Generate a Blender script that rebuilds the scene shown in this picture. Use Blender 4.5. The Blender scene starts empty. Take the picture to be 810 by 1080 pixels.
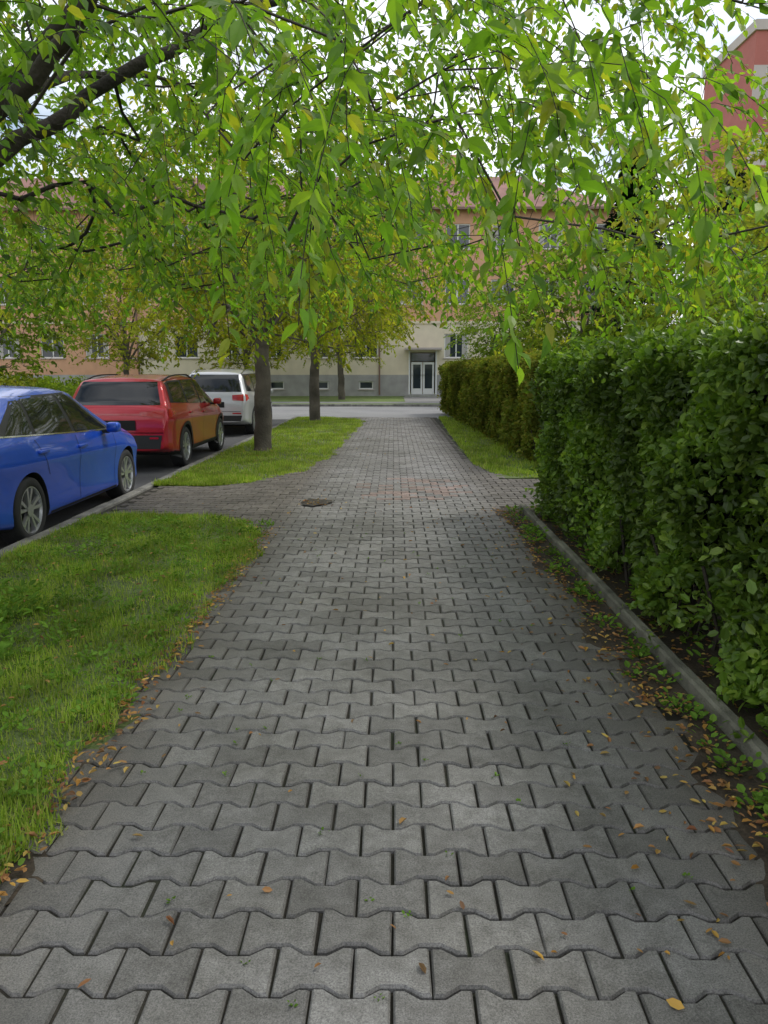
import bpy, bmesh, math, random
import numpy as np
from mathutils import Vector, Matrix
from mathutils.bvhtree import BVHTree
R = np.random.RandomState(7)
random.seed(3)
scene = bpy.context.scene
scene.view_settings.view_transform = 'Standard'
scene.view_settings.look = 'None'
scene.view_settings.exposure = 0
COL = scene.collection

# ---------------------------------------------------------------- helpers
def link(o, parent=None):
    COL.objects.link(o)
    if parent: o.parent = parent
    return o

def empty(name, loc=(0,0,0), rotz=0):
    e = bpy.data.objects.new(name, None); e.location = loc; e.rotation_euler = (0,0,rotz)
    e.empty_display_size = .1
    return link(e)

def np_mesh(name, V, Q, mats=(), smooth=False, midx=None):
    V = np.asarray(V, dtype=np.float32); Q = np.asarray(Q, dtype=np.int32)
    me = bpy.data.meshes.new(name)
    me.vertices.add(len(V)); me.vertices.foreach_set('co', V.ravel())
    me.loops.add(Q.size); me.loops.foreach_set('vertex_index', Q.ravel())
    me.polygons.add(len(Q))
    me.polygons.foreach_set('loop_start', np.arange(len(Q), dtype=np.int32)*4)
    if midx is not None: me.polygons.foreach_set('material_index', np.asarray(midx, dtype=np.int32))
    for m in mats: me.materials.append(m)
    me.update(calc_edges=True)
    me.polygons.foreach_set('use_smooth', np.full(len(Q), smooth, dtype=bool))
    return me

def obj(name, me, parent=None, loc=None):
    o = bpy.data.objects.new(name, me)
    if loc is not None: o.location = loc
    return link(o, parent)

def pymesh(name, V, F, mat=None, smooth=False, parent=None, loc=None):
    me = bpy.data.meshes.new(name); me.from_pydata([tuple(v) for v in V], [], [tuple(f) for f in F]); me.update()
    if mat: me.materials.append(mat)
    if smooth:
        for p in me.polygons: p.use_smooth = True
    return obj(name, me, parent, loc)

def box(name, x0,x1,y0,y1,z0,z1, mat, parent=None, bevel=0):
    V=[(x0,y0,z0),(x1,y0,z0),(x1,y1,z0),(x0,y1,z0),(x0,y0,z1),(x1,y0,z1),(x1,y1,z1),(x0,y1,z1)]
    F=[(0,3,2,1),(4,5,6,7),(0,1,5,4),(1,2,6,5),(2,3,7,6),(3,0,4,7)]
    o=pymesh(name,V,F,mat,parent=parent)
    if bevel:
        b=o.modifiers.new('b','BEVEL'); b.width=bevel; b.segments=3
        for p in o.data.polygons: p.use_smooth=True
    return o

def instance(T, F, pos, M):
    k=len(T); n=len(pos)
    V = np.einsum('nij,kj->nki', M, T) + pos[:,None,:]
    Q = (F[None,:,:] + (np.arange(n)*k)[:,None,None]).reshape(-1,4)
    return V.reshape(-1,3), Q

def norm(a): return a/(np.linalg.norm(a,axis=-1,keepdims=True)+1e-9)

def frames(axis, nrm, sx, sy):
    a = norm(axis); n = nrm - (nrm*a).sum(-1,keepdims=True)*a; n = norm(n)
    x = np.cross(a, n)
    M = np.stack([x*sx[:,None], a*sy[:,None], n*sy[:,None]], axis=2)
    return M

LEAF = np.array([[0,0,0],[-.2,.3,.07],[-.19,.66,.05],[0,1,-.1],[.19,.66,.05],[.2,.3,.07]],float)
LEAF[:,0]*=1.2
LEAFF = np.array([[0,3,2,1],[0,5,4,3]])
LEAF9 = np.array([[0,0,0],[-.17,.16,.04],[-.25,.42,.07],[-.15,.74,.02],[0,1.04,-.16],[.15,.74,.02],[.25,.42,.07],[.17,.16,.04],[0,.45,-.0]],float)
LEAF9F = np.array([[0,8,2,1],[8,4,3,2],[0,7,6,8],[8,6,5,4]])
OVAL = np.array([[0,0,0],[-.32,.28,.06],[-.3,.7,.05],[0,1,-.05],[.3,.7,.05],[.32,.28,.06]],float)
BLADE = np.array([[-.5,0,0],[.5,0,0],[.38,.55,.0],[-.38,.55,.0],[.06,1,-.25],[-.06,1,-.25]],float)
BLADEF = np.array([[0,1,2,3],[3,2,4,5]])

# ---------------------------------------------------------------- materials
def mat(name):
    m=bpy.data.materials.new(name); m.use_nodes=True
    nt=m.node_tree; b=nt.nodes['Principled BSDF']; return m,nt,b
def N(nt,t,**k):
    n=nt.nodes.new(t)
    for a,v in k.items(): setattr(n,a,v)
    return n
def simple(name,c,rough=.6,metal=0,spec=.5,coat=0,bump=0,bscale=40,var=0):
    m,nt,b=mat(name)
    b.inputs['Base Color'].default_value=(*c,1); b.inputs['Roughness'].default_value=rough
    b.inputs['Metallic'].default_value=metal; b.inputs['Specular IOR Level'].default_value=spec
    b.inputs['Coat Weight'].default_value=coat; b.inputs['Coat Roughness'].default_value=.04
    if bump or var:
        tc=N(nt,'ShaderNodeTexCoord')
    if bump:
        no=N(nt,'ShaderNodeTexNoise'); no.inputs['Scale'].default_value=bscale; no.inputs['Detail'].default_value=4
        nt.links.new(tc.outputs['Object'],no.inputs['Vector'])
        bp=N(nt,'ShaderNodeBump'); bp.inputs['Strength'].default_value=bump; bp.inputs['Distance'].default_value=.02
        nt.links.new(no.outputs['Fac'],bp.inputs['Height']); nt.links.new(bp.outputs['Normal'],b.inputs['Normal'])
    if var:
        n2=N(nt,'ShaderNodeTexNoise'); n2.inputs['Scale'].default_value=bscale*.06; n2.inputs['Detail'].default_value=6
        nt.links.new(tc.outputs['Object'],n2.inputs['Vector'])
        r=ramp(nt,[(.3,[x*(1-var) for x in c]),(.7,[min(1,x*(1+var)) for x in c])])
        nt.links.new(n2.outputs['Fac'],r.inputs['Fac']); nt.links.new(r.outputs['Color'],b.inputs['Base Color'])
    return m
def ramp(nt,stops):
    r=N(nt,'ShaderNodeValToRGB'); e=r.color_ramp.elements
    while len(e)<len(stops): e.new(.5)
    for i,(p,c) in enumerate(stops): e[i].position=p; e[i].color=(*c,1)
    return r
def mul(nt,a,b,fac=1.0,mode='MULTIPLY'):
    m=N(nt,'ShaderNodeMix',data_type='RGBA',blend_type=mode); m.inputs[0].default_value=fac
    nt.links.new(a,m.inputs[6]); nt.links.new(b,m.inputs[7]); return m.outputs[2]

def leafmat(name, cols, trans=.4, clump=.8, lo=.45, hi=1.25, rough=.45, tcol=(1.5,1.5,.5), gloss=True):
    m,nt,b=mat(name)
    if not gloss:
        nt.nodes.remove(b); b=N(nt,'ShaderNodeBsdfDiffuse')
    g=N(nt,'ShaderNodeNewGeometry'); n=len(cols)
    r=ramp(nt,[((i+.0)/(n-1),c) for i,c in enumerate(cols)])
    nt.links.new(g.outputs['Random Per Island'],r.inputs['Fac'])
    no=N(nt,'ShaderNodeTexNoise'); no.inputs['Scale'].default_value=clump; no.inputs['Detail'].default_value=1
    nt.links.new(g.outputs['Position'],no.inputs['Vector'])
    r2=ramp(nt,[(.35,(lo,lo,lo)),(.65,(hi,hi,hi*.9))])
    nt.links.new(no.outputs['Fac'],r2.inputs['Fac'])
    c=mul(nt,r.outputs['Color'],r2.outputs['Color'])
    nt.links.new(c,b.inputs[0])
    if gloss:
        b.inputs['Roughness'].default_value=rough
        b.inputs['Specular IOR Level'].default_value=.4
    tr=N(nt,'ShaderNodeBsdfTranslucent'); rgb=N(nt,'ShaderNodeRGB'); rgb.outputs[0].default_value=(*tcol,1)
    nt.links.new(mul(nt,c,rgb.outputs[0]),tr.inputs['Color'])
    mx=N(nt,'ShaderNodeMixShader'); mx.inputs[0].default_value=trans
    nt.links.new(b.outputs[0],mx.inputs[1]); nt.links.new(tr.outputs[0],mx.inputs[2])
    nt.links.new(mx.outputs[0],nt.nodes['Material Output'].inputs['Surface'])
    return m

def groundmat(name, cols, scale=2.0, fine=60, bump=.4, rough=.9, finelo=.6):
    m,nt,b=mat(name)
    g=N(nt,'ShaderNodeNewGeometry')
    a=N(nt,'ShaderNodeTexNoise'); a.inputs['Scale'].default_value=scale; a.inputs['Detail'].default_value=6
    f=N(nt,'ShaderNodeTexNoise'); f.inputs['Scale'].default_value=fine; f.inputs['Detail'].default_value=3
    for x in (a,f): nt.links.new(g.outputs['Position'],x.inputs['Vector'])
    r=ramp(nt,[(.3+.4*i/(len(cols)-1),c) for i,c in enumerate(cols)])
    nt.links.new(a.outputs['Fac'],r.inputs['Fac'])
    r2=ramp(nt,[(.3,(finelo,)*3),(.7,(1.3,)*3)]); nt.links.new(f.outputs['Fac'],r2.inputs['Fac'])
    nt.links.new(mul(nt,r.outputs['Color'],r2.outputs['Color']),b.inputs['Base Color'])
    b.inputs['Roughness'].default_value=rough
    bp=N(nt,'ShaderNodeBump'); bp.inputs['Strength'].default_value=bump; bp.inputs['Distance'].default_value=.01
    nt.links.new(f.outputs['Fac'],bp.inputs['Height']); nt.links.new(bp.outputs['Normal'],b.inputs['Normal'])
    return m

def pavermat(name, c1, c2):
    m,nt,b=mat(name)
    g=N(nt,'ShaderNodeNewGeometry')
    r=ramp(nt,[(0,c1),(1,c2)]); nt.links.new(g.outputs['Random Per Island'],r.inputs['Fac'])
    sp=N(nt,'ShaderNodeTexNoise'); sp.inputs['Scale'].default_value=200; sp.inputs['Detail'].default_value=4; sp.inputs['Roughness'].default_value=.85
    md=N(nt,'ShaderNodeTexNoise'); md.inputs['Scale'].default_value=14; md.inputs['Detail'].default_value=6; md.inputs['Roughness'].default_value=.7
    lg=N(nt,'ShaderNodeTexNoise'); lg.inputs['Scale'].default_value=1.1; lg.inputs['Detail'].default_value=4
    for x in (sp,md,lg): nt.links.new(g.outputs['Position'],x.inputs['Vector'])
    r1=ramp(nt,[(.34,(.42,.42,.42)),(.66,(1.55,1.55,1.52))]); nt.links.new(sp.outputs['Fac'],r1.inputs['Fac'])
    r2=ramp(nt,[(.3,(.66,.65,.63)),(.7,(1.2,1.2,1.2))]); nt.links.new(md.outputs['Fac'],r2.inputs['Fac'])
    r3=ramp(nt,[(.32,(.76,.75,.72)),(.62,(1.08,1.08,1.09))]); nt.links.new(lg.outputs['Fac'],r3.inputs['Fac'])
    c=mul(nt,mul(nt,mul(nt,r.outputs['Color'],r1.outputs['Color']),r2.outputs['Color']),r3.outputs['Color'])
    sx=N(nt,'ShaderNodeSeparateXYZ'); nt.links.new(g.outputs['Position'],sx.inputs[0])
    ab=N(nt,'ShaderNodeMath',operation='ABSOLUTE'); nt.links.new(sx.outputs['X'],ab.inputs[0])
    ad=N(nt,'ShaderNodeMath',operation='MULTIPLY_ADD'); nt.links.new(md.outputs['Fac'],ad.inputs[0]); ad.inputs[1].default_value=.7; nt.links.new(ab.outputs[0],ad.inputs[2])
    re=ramp(nt,[(.0,(1,1,1)),(1,(.5,.43,.35))]); mr=N(nt,'ShaderNodeMapRange'); mr.inputs[1].default_value=1.2; mr.inputs[2].default_value=1.65
    nt.links.new(ad.outputs[0],mr.inputs[0]); nt.links.new(mr.outputs[0],re.inputs['Fac'])
    c=mul(nt,c,re.outputs['Color'],.75)
    nt.links.new(c,b.inputs['Base Color']); b.inputs['Roughness'].default_value=.62
    b.inputs['Specular IOR Level'].default_value=.35
    bp=N(nt,'ShaderNodeBump'); bp.inputs['Strength'].default_value=.4; bp.inputs['Distance'].default_value=.003
    nt.links.new(sp.outputs['Fac'],bp.inputs['Height']); nt.links.new(bp.outputs['Normal'],b.inputs['Normal'])
    return m

M_paver=pavermat('paver_concrete',(.138,.134,.13),(.215,.21,.204))
M_paverred=pavermat('paver_red',(.2,.148,.13),(.24,.178,.158))
M_joint=groundmat('joint_dirt',[(.012,.010,.007),(.022,.018,.012),(.018,.025,.009)],3,90)
M_soil=groundmat('soil',[(.022,.015,.01),(.045,.032,.02),(.07,.05,.032)],4,70,.8)
M_lawn=groundmat('lawn_ground',[(.06,.065,.022),(.085,.12,.03),(.12,.16,.04)],1.6,50,.8)
M_lawnfar=groundmat('lawn_far',[(.08,.12,.03),(.12,.18,.04),(.15,.2,.055)],.8,14,.8,finelo=.5)
M_asph=groundmat('asphalt',[(.05,.05,.052),(.065,.065,.067),(.085,.084,.083)],.7,120,.5,.85,finelo=.7)
M_street=groundmat('street_asphalt',[(.15,.15,.152),(.18,.18,.18),(.2,.2,.198)],.5,60,.4,.85,finelo=.8)
M_kerb=simple('kerb_concrete',(.17,.165,.15),.85,bump=.5,bscale=80,var=.4)
M_kerbmoss=simple('edging_concrete',(.15,.145,.115),.9,bump=.6,bscale=80,var=.5)
M_bark=simple('bark',(.11,.095,.075),.95,bump=1.0,bscale=30,var=.55)
M_bark2=simple('bark_dark',(.035,.028,.022),.95,bump=1.0,bscale=25,var=.4)
M_grass=leafmat('grass_blades',[(.14,.22,.03),(.2,.31,.045),(.28,.39,.065),(.34,.41,.09),(.4,.4,.15)],.4,2.2,.7,1.2,tcol=(1.3,1.4,.6),gloss=False)
M_leafnear=leafmat('cherry_leaves',[(.08,.16,.024),(.12,.24,.032),(.19,.32,.042),(.15,.27,.038),(.25,.35,.05),(.10,.2,.03),(.34,.33,.045)],.55,.7,.72,1.25,tcol=(1.55,1.65,.5))
M_leafmid=leafmat('street_tree_leaves',[(.18,.25,.034),(.27,.33,.04),(.35,.37,.055),(.17,.23,.034),(.42,.37,.065)],.5,.8,.65,1.25,tcol=(1.5,1.5,.5),gloss=False)
M_leafyel=leafmat('autumn_leaves',[(.2,.26,.04),(.31,.35,.055),(.18,.23,.04),(.38,.36,.065),(.28,.33,.055)],.45,.5,.6,1.25,gloss=False)
M_leafbg=leafmat('bg_leaves',[(.1,.17,.028),(.17,.25,.038),(.22,.3,.048),(.11,.18,.03)],.4,.4,.55,1.25,gloss=False)
M_leafdark=leafmat('conifer_needles',[(.012,.03,.014),(.02,.045,.02),(.03,.05,.022)],.1,.8,.5,1.3,tcol=(1,1,1),gloss=False)
M_hedge=leafmat('hedge_leaves',[(.08,.145,.022),(.12,.21,.03),(.18,.28,.04),(.09,.165,.025),(.26,.36,.06)],.35,2.2,.5,1.4,.38,tcol=(1.4,1.5,.5))
M_hedge2=leafmat('hedge_leaves_autumn',[(.09,.13,.025),(.15,.19,.038),(.2,.18,.045),(.11,.17,.03),(.23,.25,.05)],.3,.9,.5,1.3,.5,gloss=False)
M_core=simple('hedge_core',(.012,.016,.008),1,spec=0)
M_fallen=leafmat('fallen_leaf',[(.34,.16,.04),(.5,.3,.06),(.22,.09,.04),(.42,.22,.08),(.14,.07,.035),(.55,.4,.1),(.25,.1,.05)],.15,3,.7,1.2,.6,tcol=(1,1,1))
M_weed=leafmat('weed_leaves',[(.09,.17,.028),(.13,.24,.04),(.18,.3,.055)],.3,2,.7,1.2,tcol=(1.4,1.5,.6),gloss=False)
M_damp=groundmat('damp_dirt',[(.016,.012,.009),(.03,.023,.016)],9,90,.6,.5)

# ---------------------------------------------------------------- camera, world, sun
cam=bpy.data.cameras.new('camera'); co=bpy.data.objects.new('camera',cam); link(co)
cam.sensor_fit='VERTICAL'; cam.sensor_height=36; cam.lens=27.2; cam.clip_end=2000; cam.clip_start=.05
co.location=(0,0,1.55); co.rotation_euler=(math.radians(90-10.28),0,math.radians(.7))
scene.camera=co

SUN_EL=52; SUN_AZ=62
w=bpy.data.worlds.new('World'); scene.world=w; w.use_nodes=True
nt=w.node_tree; bg=nt.nodes['Background']
sky=N(nt,'ShaderNodeTexSky',sky_type='NISHITA'); sky.sun_disc=False
sky.sun_elevation=math.radians(SUN_EL); sky.sun_rotation=math.radians(SUN_AZ); sky.air_density=1.2; sky.dust_density=1.5
tc=N(nt,'ShaderNodeTexCoord'); mp=N(nt,'ShaderNodeMapping'); mp.inputs['Scale'].default_value=(1,1,2.2)
no=N(nt,'ShaderNodeTexNoise'); no.inputs['Scale'].default_value=2.6; no.inputs['Detail'].default_value=5; no.inputs['Roughness'].default_value=.6
nt.links.new(tc.outputs['Generated'],mp.inputs['Vector']); nt.links.new(mp.outputs[0],no.inputs['Vector'])
r=ramp(nt,[(.36,(0,0,0)),(.56,(1,1,1))]); nt.links.new(no.outputs['Fac'],r.inputs['Fac'])
mx=N(nt,'ShaderNodeMix',data_type='RGBA'); nt.links.new(r.outputs['Color'],mx.inputs[0]); nt.links.new(sky.outputs[0],mx.inputs[6])
mx.inputs[7].default_value=(10.0,10.2,10.7,1)
nt.links.new(mx.outputs[2],bg.inputs['Color']); bg.inputs['Strength'].default_value=.15

sl=bpy.data.lights.new('sun','SUN'); sl.energy=2.4; sl.angle=math.radians(12); sl.color=(1,.965,.9)
so=bpy.data.objects.new('sun',sl); link(so)
d=Vector((math.sin(math.radians(SUN_AZ))*math.cos(math.radians(SUN_EL)),math.cos(math.radians(SUN_AZ))*math.cos(math.radians(SUN_EL)),math.sin(math.radians(SUN_EL))))
so.rotation_euler=d.to_track_quat('Z','Y').to_euler(); so.location=(10,10,20)

# ---------------------------------------------------------------- ground sheets
def sheet(name,x0,x1,y0,y1,z,m):
    return pymesh(name,[(x0,y0,z),(x1,y0,z),(x1,y1,z),(x0,y1,z)],[(0,1,2,3)],m)
sheet('ground',-700,700,-700,700,-.13,M_lawnfar)
ZR=-.08
sheet('parking_road',-10,-3.43,-25,27,ZR,M_asph)
sheet('street',-90,90,27,37,ZR,M_street)
def slab(name,x0,x1,y0,y1,z,m): return box(name,x0,x1,y0,y1,-.14,z,m)
slab('pavement_bed',-3.3,1.5,-6,27,-.014,M_joint)
slab('side_pavement_bed',1.5,12,8.9,11.4,-.014,M_joint)

def edgenoise(y,s): return .05*np.sin(y*3.1+s)+.035*np.sin(y*7.7+s*2)+.02*np.sin(y*17+s*5)
def ragged(name,xl,xr,y0,y1,z,m,rl=0,rr=0,seed=0,step=.06,pl=None,pr=None):
    ys=np.arange(y0,y1+1e-6,step); n=len(ys); cols=6
    L=(np.interp(ys,*pl) if pl else np.full(n,xl))+rl*edgenoise(ys,seed)
    Rr=(np.interp(ys,*pr) if pr else np.full(n,xr))+rr*edgenoise(ys,seed+3)
    V=[];Q=[]
    for j in range(cols+1):
        f=j/cols
        zz=np.full(n,z)
        if j==0 and rl: zz-= .012
        if j==cols and rr: zz-=.012
        V.append(np.stack([L*(1-f)+Rr*f,ys,zz],1))
    V=np.concatenate(V)
    for j in range(cols):
        a=np.arange(n-1)+j*n
        Q.append(np.stack([a,a+n,a+n+1,a+1],1))
    return obj(name,np_mesh(name,V,np.concatenate(Q),[m]))
nl_y=[-5,1.5,6.6,7.4,8.0,8.3]; nl_x=[-1.27,-1.27,-1.22,-1.3,-1.6,-2.1]
fl_y=[10.5,10.9,12,14,22,24.5,26,26.8]; fl_x=[-2.6,-2.0,-1.5,-1.2,-1.0,-.95,-1.3,-2.4]
ragged('soil_edge',-3.29,0,-5,8.36,.0045,M_soil,0,1.3,5,pr=(nl_y,[q+.06 for q in nl_x]))
ragged('lawn',-3.3,0,-5,8.3,.009,M_lawn,0,1,1,pr=(nl_y,nl_x))
ragged('lawn.001',-3.3,0,10.5,26.8,.006,M_lawn,0,1,2,pr=(fl_y,fl_x))
ragged('soil_verge',1.2,1.44,-5,8.75,.005,M_soil,1.3,0,4)
slab('hedge_bed',1.51,3.3,-6,8.9,.0,M_soil)
slab('garden_lawn',3.3,90,-6,8.9,.002,M_lawnfar)
gr_y=[11.4,12,13,20,26.8]; gr_x=[1.9,1.5,1.35,1.42,1.55]
slab('garden_lawn.001',1.56,90,11.4,27,.0,M_lawn)
ragged('verge_lawn',0,2.6,11.4,26.8,.006,M_lawn,1,0,6,pl=(gr_y,gr_x))
def kerb(name,x0,x1,y0,y1,top,m,L=1.0,along='y'):
    V=[];Q=[];g=.006;c=.012
    a0,a1=(y0,y1) if along=='y' else (x0,x1)
    n=int(round((a1-a0)/L))
    for i in range(n):
        s=a0+i*L+g/2; e=a0+(i+1)*L-g/2; dz=R.uniform(-.008,.008); dx=R.uniform(-.006,.006)
        w0,w1=((x0,x1) if along=='y' else (y0,y1)); w0+=dx; w1+=dx
        b=len(V); t=top+dz
        pts=[(w0,s,-.13),(w1,s,-.13),(w1,e,-.13),(w0,e,-.13),(w0,s,t-c),(w1,s,t-c),(w1,e,t-c),(w0,e,t-c),(w0+c,s+c*.3,t),(w1-c,s+c*.3,t),(w1-c,e-c*.3,t),(w0+c,e-c*.3,t)]
        if along!='y': pts=[(q[1],q[0],q[2]) for q in pts]
        V+=pts
        Q+=[(b+i0,b+i1,b+i2,b+i3) for i0,i1,i2,i3 in [(0,1,5,4),(1,2,6,5),(2,3,7,6),(3,0,4,7),(4,5,9,8),(5,6,10,9),(6,7,11,10),(7,4,8,11),(8,9,10,11)]]
    return obj(name,np_mesh(name,V,Q,[m]))
kerb('kerb',-3.42,-3.3,-6,27,.025,M_kerb)
kerb('path_edging',1.445,1.51,-6.25,8.75,.07,M_kerbmoss)
kerb('kerb.001',-60,60,37,37.13,.03,M_kerb,along='x')
kerb('kerb.002',-10.13,-10,-25,27,.03,M_kerb)
slab('lawn_across_road',-90,-10.13,-25,27,.0,M_lawnfar)
slab('lawn_by_houses',-90,90,37.13,50,.02,M_lawnfar)
sheet('far_pavement',-60,60,38.2,40.2,.026,M_street)
sheet('house_entrance_path',.6,3,40.2,48.6,.028,M_street)

# ---------------------------------------------------------------- pavers
SC=1.04
P=.139*SC; A=.014*SC; H1=P/2+A; H0=P/2-A; LL=.2*SC
ux=np.array([-.1,-.070,-.030,.030,.070,.1])*SC; uy=np.array([H1,H1,H0,H0,H1,H1])
def ring(ins):
    x=np.clip(ux,-LL/2+ins,LL/2-ins); up=np.stack([x,uy-ins],1); lo=np.stack([x,-(uy-ins)],1)[::-1]
    return np.concatenate([up,lo])
T=[];
for ins,z in ((.004,-.035),(.004,-.008),(.0095,0)):
    rr=ring(ins); T.append(np.concatenate([rr,np.full((12,1),z)],1))
T=np.concatenate(T); PF=[]
for l in (0,12):
    for i in range(12):
        j=(i+1)%12; PF.append((l+i,l+12+i,l+12+j,l+j))
for i in range(5): PF.append((24+i,24+11-i,24+10-i,24+i+1))
PF=np.array(PF)
pos=[];
for j in range(0,int(27/P)):
    y=j*P+.05
    for i in range(-20,65):
        x=i*LL+(j%2)*LL/2
        ok=False
        if -1.42<x<1.35 and y<26.9: ok=True
        if 8.2-.0<y<11.0 and -3.2<x<=-1.3: ok=True
        if 6.5<y<13.2 and -2.2<x<0: ok=True
        if 8.98<y<11.32 and 1.2<x<11: ok=True
        if 10.9<y<14 and 1<x<1.6: ok=True
        if 20<y<26.9 and -2.8<x<0: ok=True
        if ok: pos.append((x,y,0))
pos=np.array(pos); n=len(pos)
pos+=R.normal(0,1,(n,3))*[.0016,.0016,.0018]
pos[:,2]+=.005*np.sin(pos[:,0]*2.3+1)*np.sin(pos[:,1]*.9)
tx=R.normal(0,.011,n); ty=R.normal(0,.011,n); rz=R.normal(0,.012,n)
M=np.zeros((n,3,3)); M[:,0,0]=1;M[:,1,1]=1;M[:,2,2]=1;M[:,0,1]=-rz;M[:,1,0]=rz;M[:,2,0]=tx;M[:,2,1]=ty
V,Q=instance(T,PF,pos,M)
red=(((pos[:,0]-.25)/.75)**2+((pos[:,1]-10.4)/1.1)**2<1)&(R.rand(n)<.6)
obj('block_paving_path',np_mesh('block_paving_path',V,Q,[M_paver,M_paverred],midx=np.repeat(red.astype(int),len(PF))))

V=[(0,0,.013)];F=[]
for k in range(48):
    a=2*math.pi*k/48; rr=.165+.02*math.sin(3*a+1)+.014*math.sin(7*a)+.01*math.sin(12*a+2); V.append((rr*math.cos(a)*1.08,rr*math.sin(a)*1.5,.0115))
for k in range(48): F.append((0,1+k,1+(k+1)%48))
pymesh('damp_dirt_patch',V,F,M_damp,loc=(-.93,9.15,0))

# ---------------------------------------------------------------- grass
def grass(name,x0,fx,y0,y1,count,h,wd,m=M_grass,over=.05,fl=None,bias=0):
    y=R.uniform(y0,y1,count) if not bias else y0+(y1-y0)*R.rand(count)**bias
    xr=fx(y)+edgenoise(y,1)*1.0+over*R.rand(count)
    xl=fl(y) if fl else np.full(count,x0)
    x=xl+(xr-xl)*R.rand(count)
    thin=np.sin(x*3.3+1)*np.sin(y*2.1)+.5*np.sin(x*8+y*5)+.5*np.sin(x*19-y*13)*np.sin(y*17)
    keep=(thin>-.5)|(R.rand(count)<.35); x,y=x[keep],y[keep]; count=len(x)
    tuft=(np.sin(x*23+np.sin(y*9)*2)*np.sin(y*19+np.sin(x*11)*2))
    hh=h*(.35+.85*R.rand(count)**1.3)*(.8+.35*np.sin(x*5.1+y*2.3)*np.sin(y*3.7-x*2)+.45*np.clip(tuft,0,1))
    hh=np.clip(hh,.012,None)
    a=R.rand(count)*6.283; ln=R.rand(count)*1.4+.15
    ax=np.stack([np.cos(a)*ln,np.sin(a)*ln,np.ones(count)],1)
    nr=np.stack([np.cos(a),np.sin(a),np.full(count,-.1)],1)*-1
    Mx=frames(ax,-nr,wd*(.6+.8*R.rand(count)),hh)
    V,Q=instance(BLADE,BLADEF,np.stack([x,y,np.full(count,.0)],1),Mx)
    return obj(name,np_mesh(name,V,Q,[m]))
grass('lawn_grass',-3.3,lambda y:np.interp(y,nl_y,nl_x),1.2,8.3,100000,.062,.006,bias=1.25)
grass('lawn_grass.001',-3.3,lambda y:np.interp(y,fl_y,fl_x),10.5,26.8,60000,.065,.011,bias=1.3)
grass('verge_grass',0,lambda y:np.full_like(y,2.7),11.4,26.8,26000,.08,.012,fl=lambda y:np.interp(y,gr_y,gr_x),bias=1.3)

def weeds(name,P0,leafsize,per,m,spread=.06,hz=.06,shape=OVAL):
    n=len(P0)*per; base=np.repeat(P0,per,0)
    a=R.rand(n)*6.283; off=np.abs(R.normal(0,spread,n))
    pos=base+np.stack([np.cos(a)*off,np.sin(a)*off,R.rand(n)*hz],1)
    ax=np.stack([np.cos(a),np.sin(a),.3+.6*R.rand(n)],1)
    nr=np.stack([R.normal(0,.3,n),R.normal(0,.3,n),np.ones(n)],1)
    s=leafsize*(.5+.8*R.rand(n)); Mx=frames(ax,nr,s,s)
    V,Q=instance(shape,LEAFF,pos,Mx)
    return obj(name,np_mesh(name,V,Q,[m]))
n=700
wp=np.stack([R.uniform(-3.2,-1.25,n),R.uniform(1.4,8,n),np.full(n,.01)],1)
weeds('clover_patch',wp,.028,16,M_weed,.05,.045)
n=95
wy=1.3+7.4*R.rand(n)**1.3
wp=np.stack([1.34+R.normal(0,.05,n),wy,np.full(n,.0)],1); wp[:,0]=np.clip(wp[:,0],1.12,1.38)
weeds('verge_weeds',wp,.036,14,M_weed,.045,.06)
n=60; wp=np.stack([R.uniform(1.62,1.8,n),1.4+7*R.rand(n)**1.3,np.full(n,.0)],1)
weeds('ivy_ground_cover',wp,.055,14,M_weed,.07,.16)
n=60
wp=np.stack([R.uniform(-1.2,1.15,n),R.uniform(1.5,8,n),np.full(n,-.003)],1)
weeds('joint_weeds',wp,.012,7,M_weed,.008,.012)
n=34; wp=np.stack([-2.5+R.normal(0,.2,n),4.3+R.normal(0,.22,n),np.full(n,.0)],1)
weeds('tall_weeds',wp,.055,22,M_weed,.06,.22,LEAF)

def fallen(name,x,y,z,s0,s1):
    n=len(x); a=R.rand(n)*6.283
    ax=np.stack([np.cos(a),np.sin(a),R.normal(0,.12,n)],1)
    nr=np.stack([R.normal(0,.3,n),R.normal(0,.3,n),np.ones(n)],1)
    s=R.uniform(s0,s1,n); Mx=frames(ax,nr,s*R.uniform(.5,1.0,n),s)
    Mx[:,:,2]*=R.uniform(.3,3.2,n)[:,None]
    V,Q=instance(OVAL*[.8,1,1],LEAFF,np.stack([x,y,z],1),Mx)
    return obj(name,np_mesh(name,V,Q,[M_fallen]))
xs=[];ys=[];zs=[]
def add(n,fx,y0,y1,z,bias=1.0):
    y=y0+(y1-y0)*R.rand(n)**bias; xs.append(fx(n)); ys.append(y); zs.append(np.full(n,z)+R.rand(n)*.006)
add(1200,lambda n:R.normal(1.28,.09,n),1.3,8.8,.014,1.3)
add(200,lambda n:R.normal(.98,.2,n),1.3,8.8,.008,1.2)
add(130,lambda n:R.uniform(-1.2,1.1,n),1.4,9,.008,1.2)
add(800,lambda n:R.normal(-1.22,.05,n),1.4,7.6,.016,1.2)
add(380,lambda n:R.uniform(-3.2,-1.3,n),1.4,8,.04)
add(1300,lambda n:R.uniform(1.52,2.2,n),1.2,8.8,.012)
add(160,lambda n:R.uniform(-2.5,1.3,n),8,26,.01)
add(200,lambda n:R.uniform(-3.2,-1.3,n),10.8,20,.05)
add(40,lambda n:R.normal(-.93,.14,n),8.9,9.4,.014)
fallen('fallen_leaves',np.concatenate(xs),np.concatenate(ys),np.concatenate(zs),.018,.045)

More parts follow.
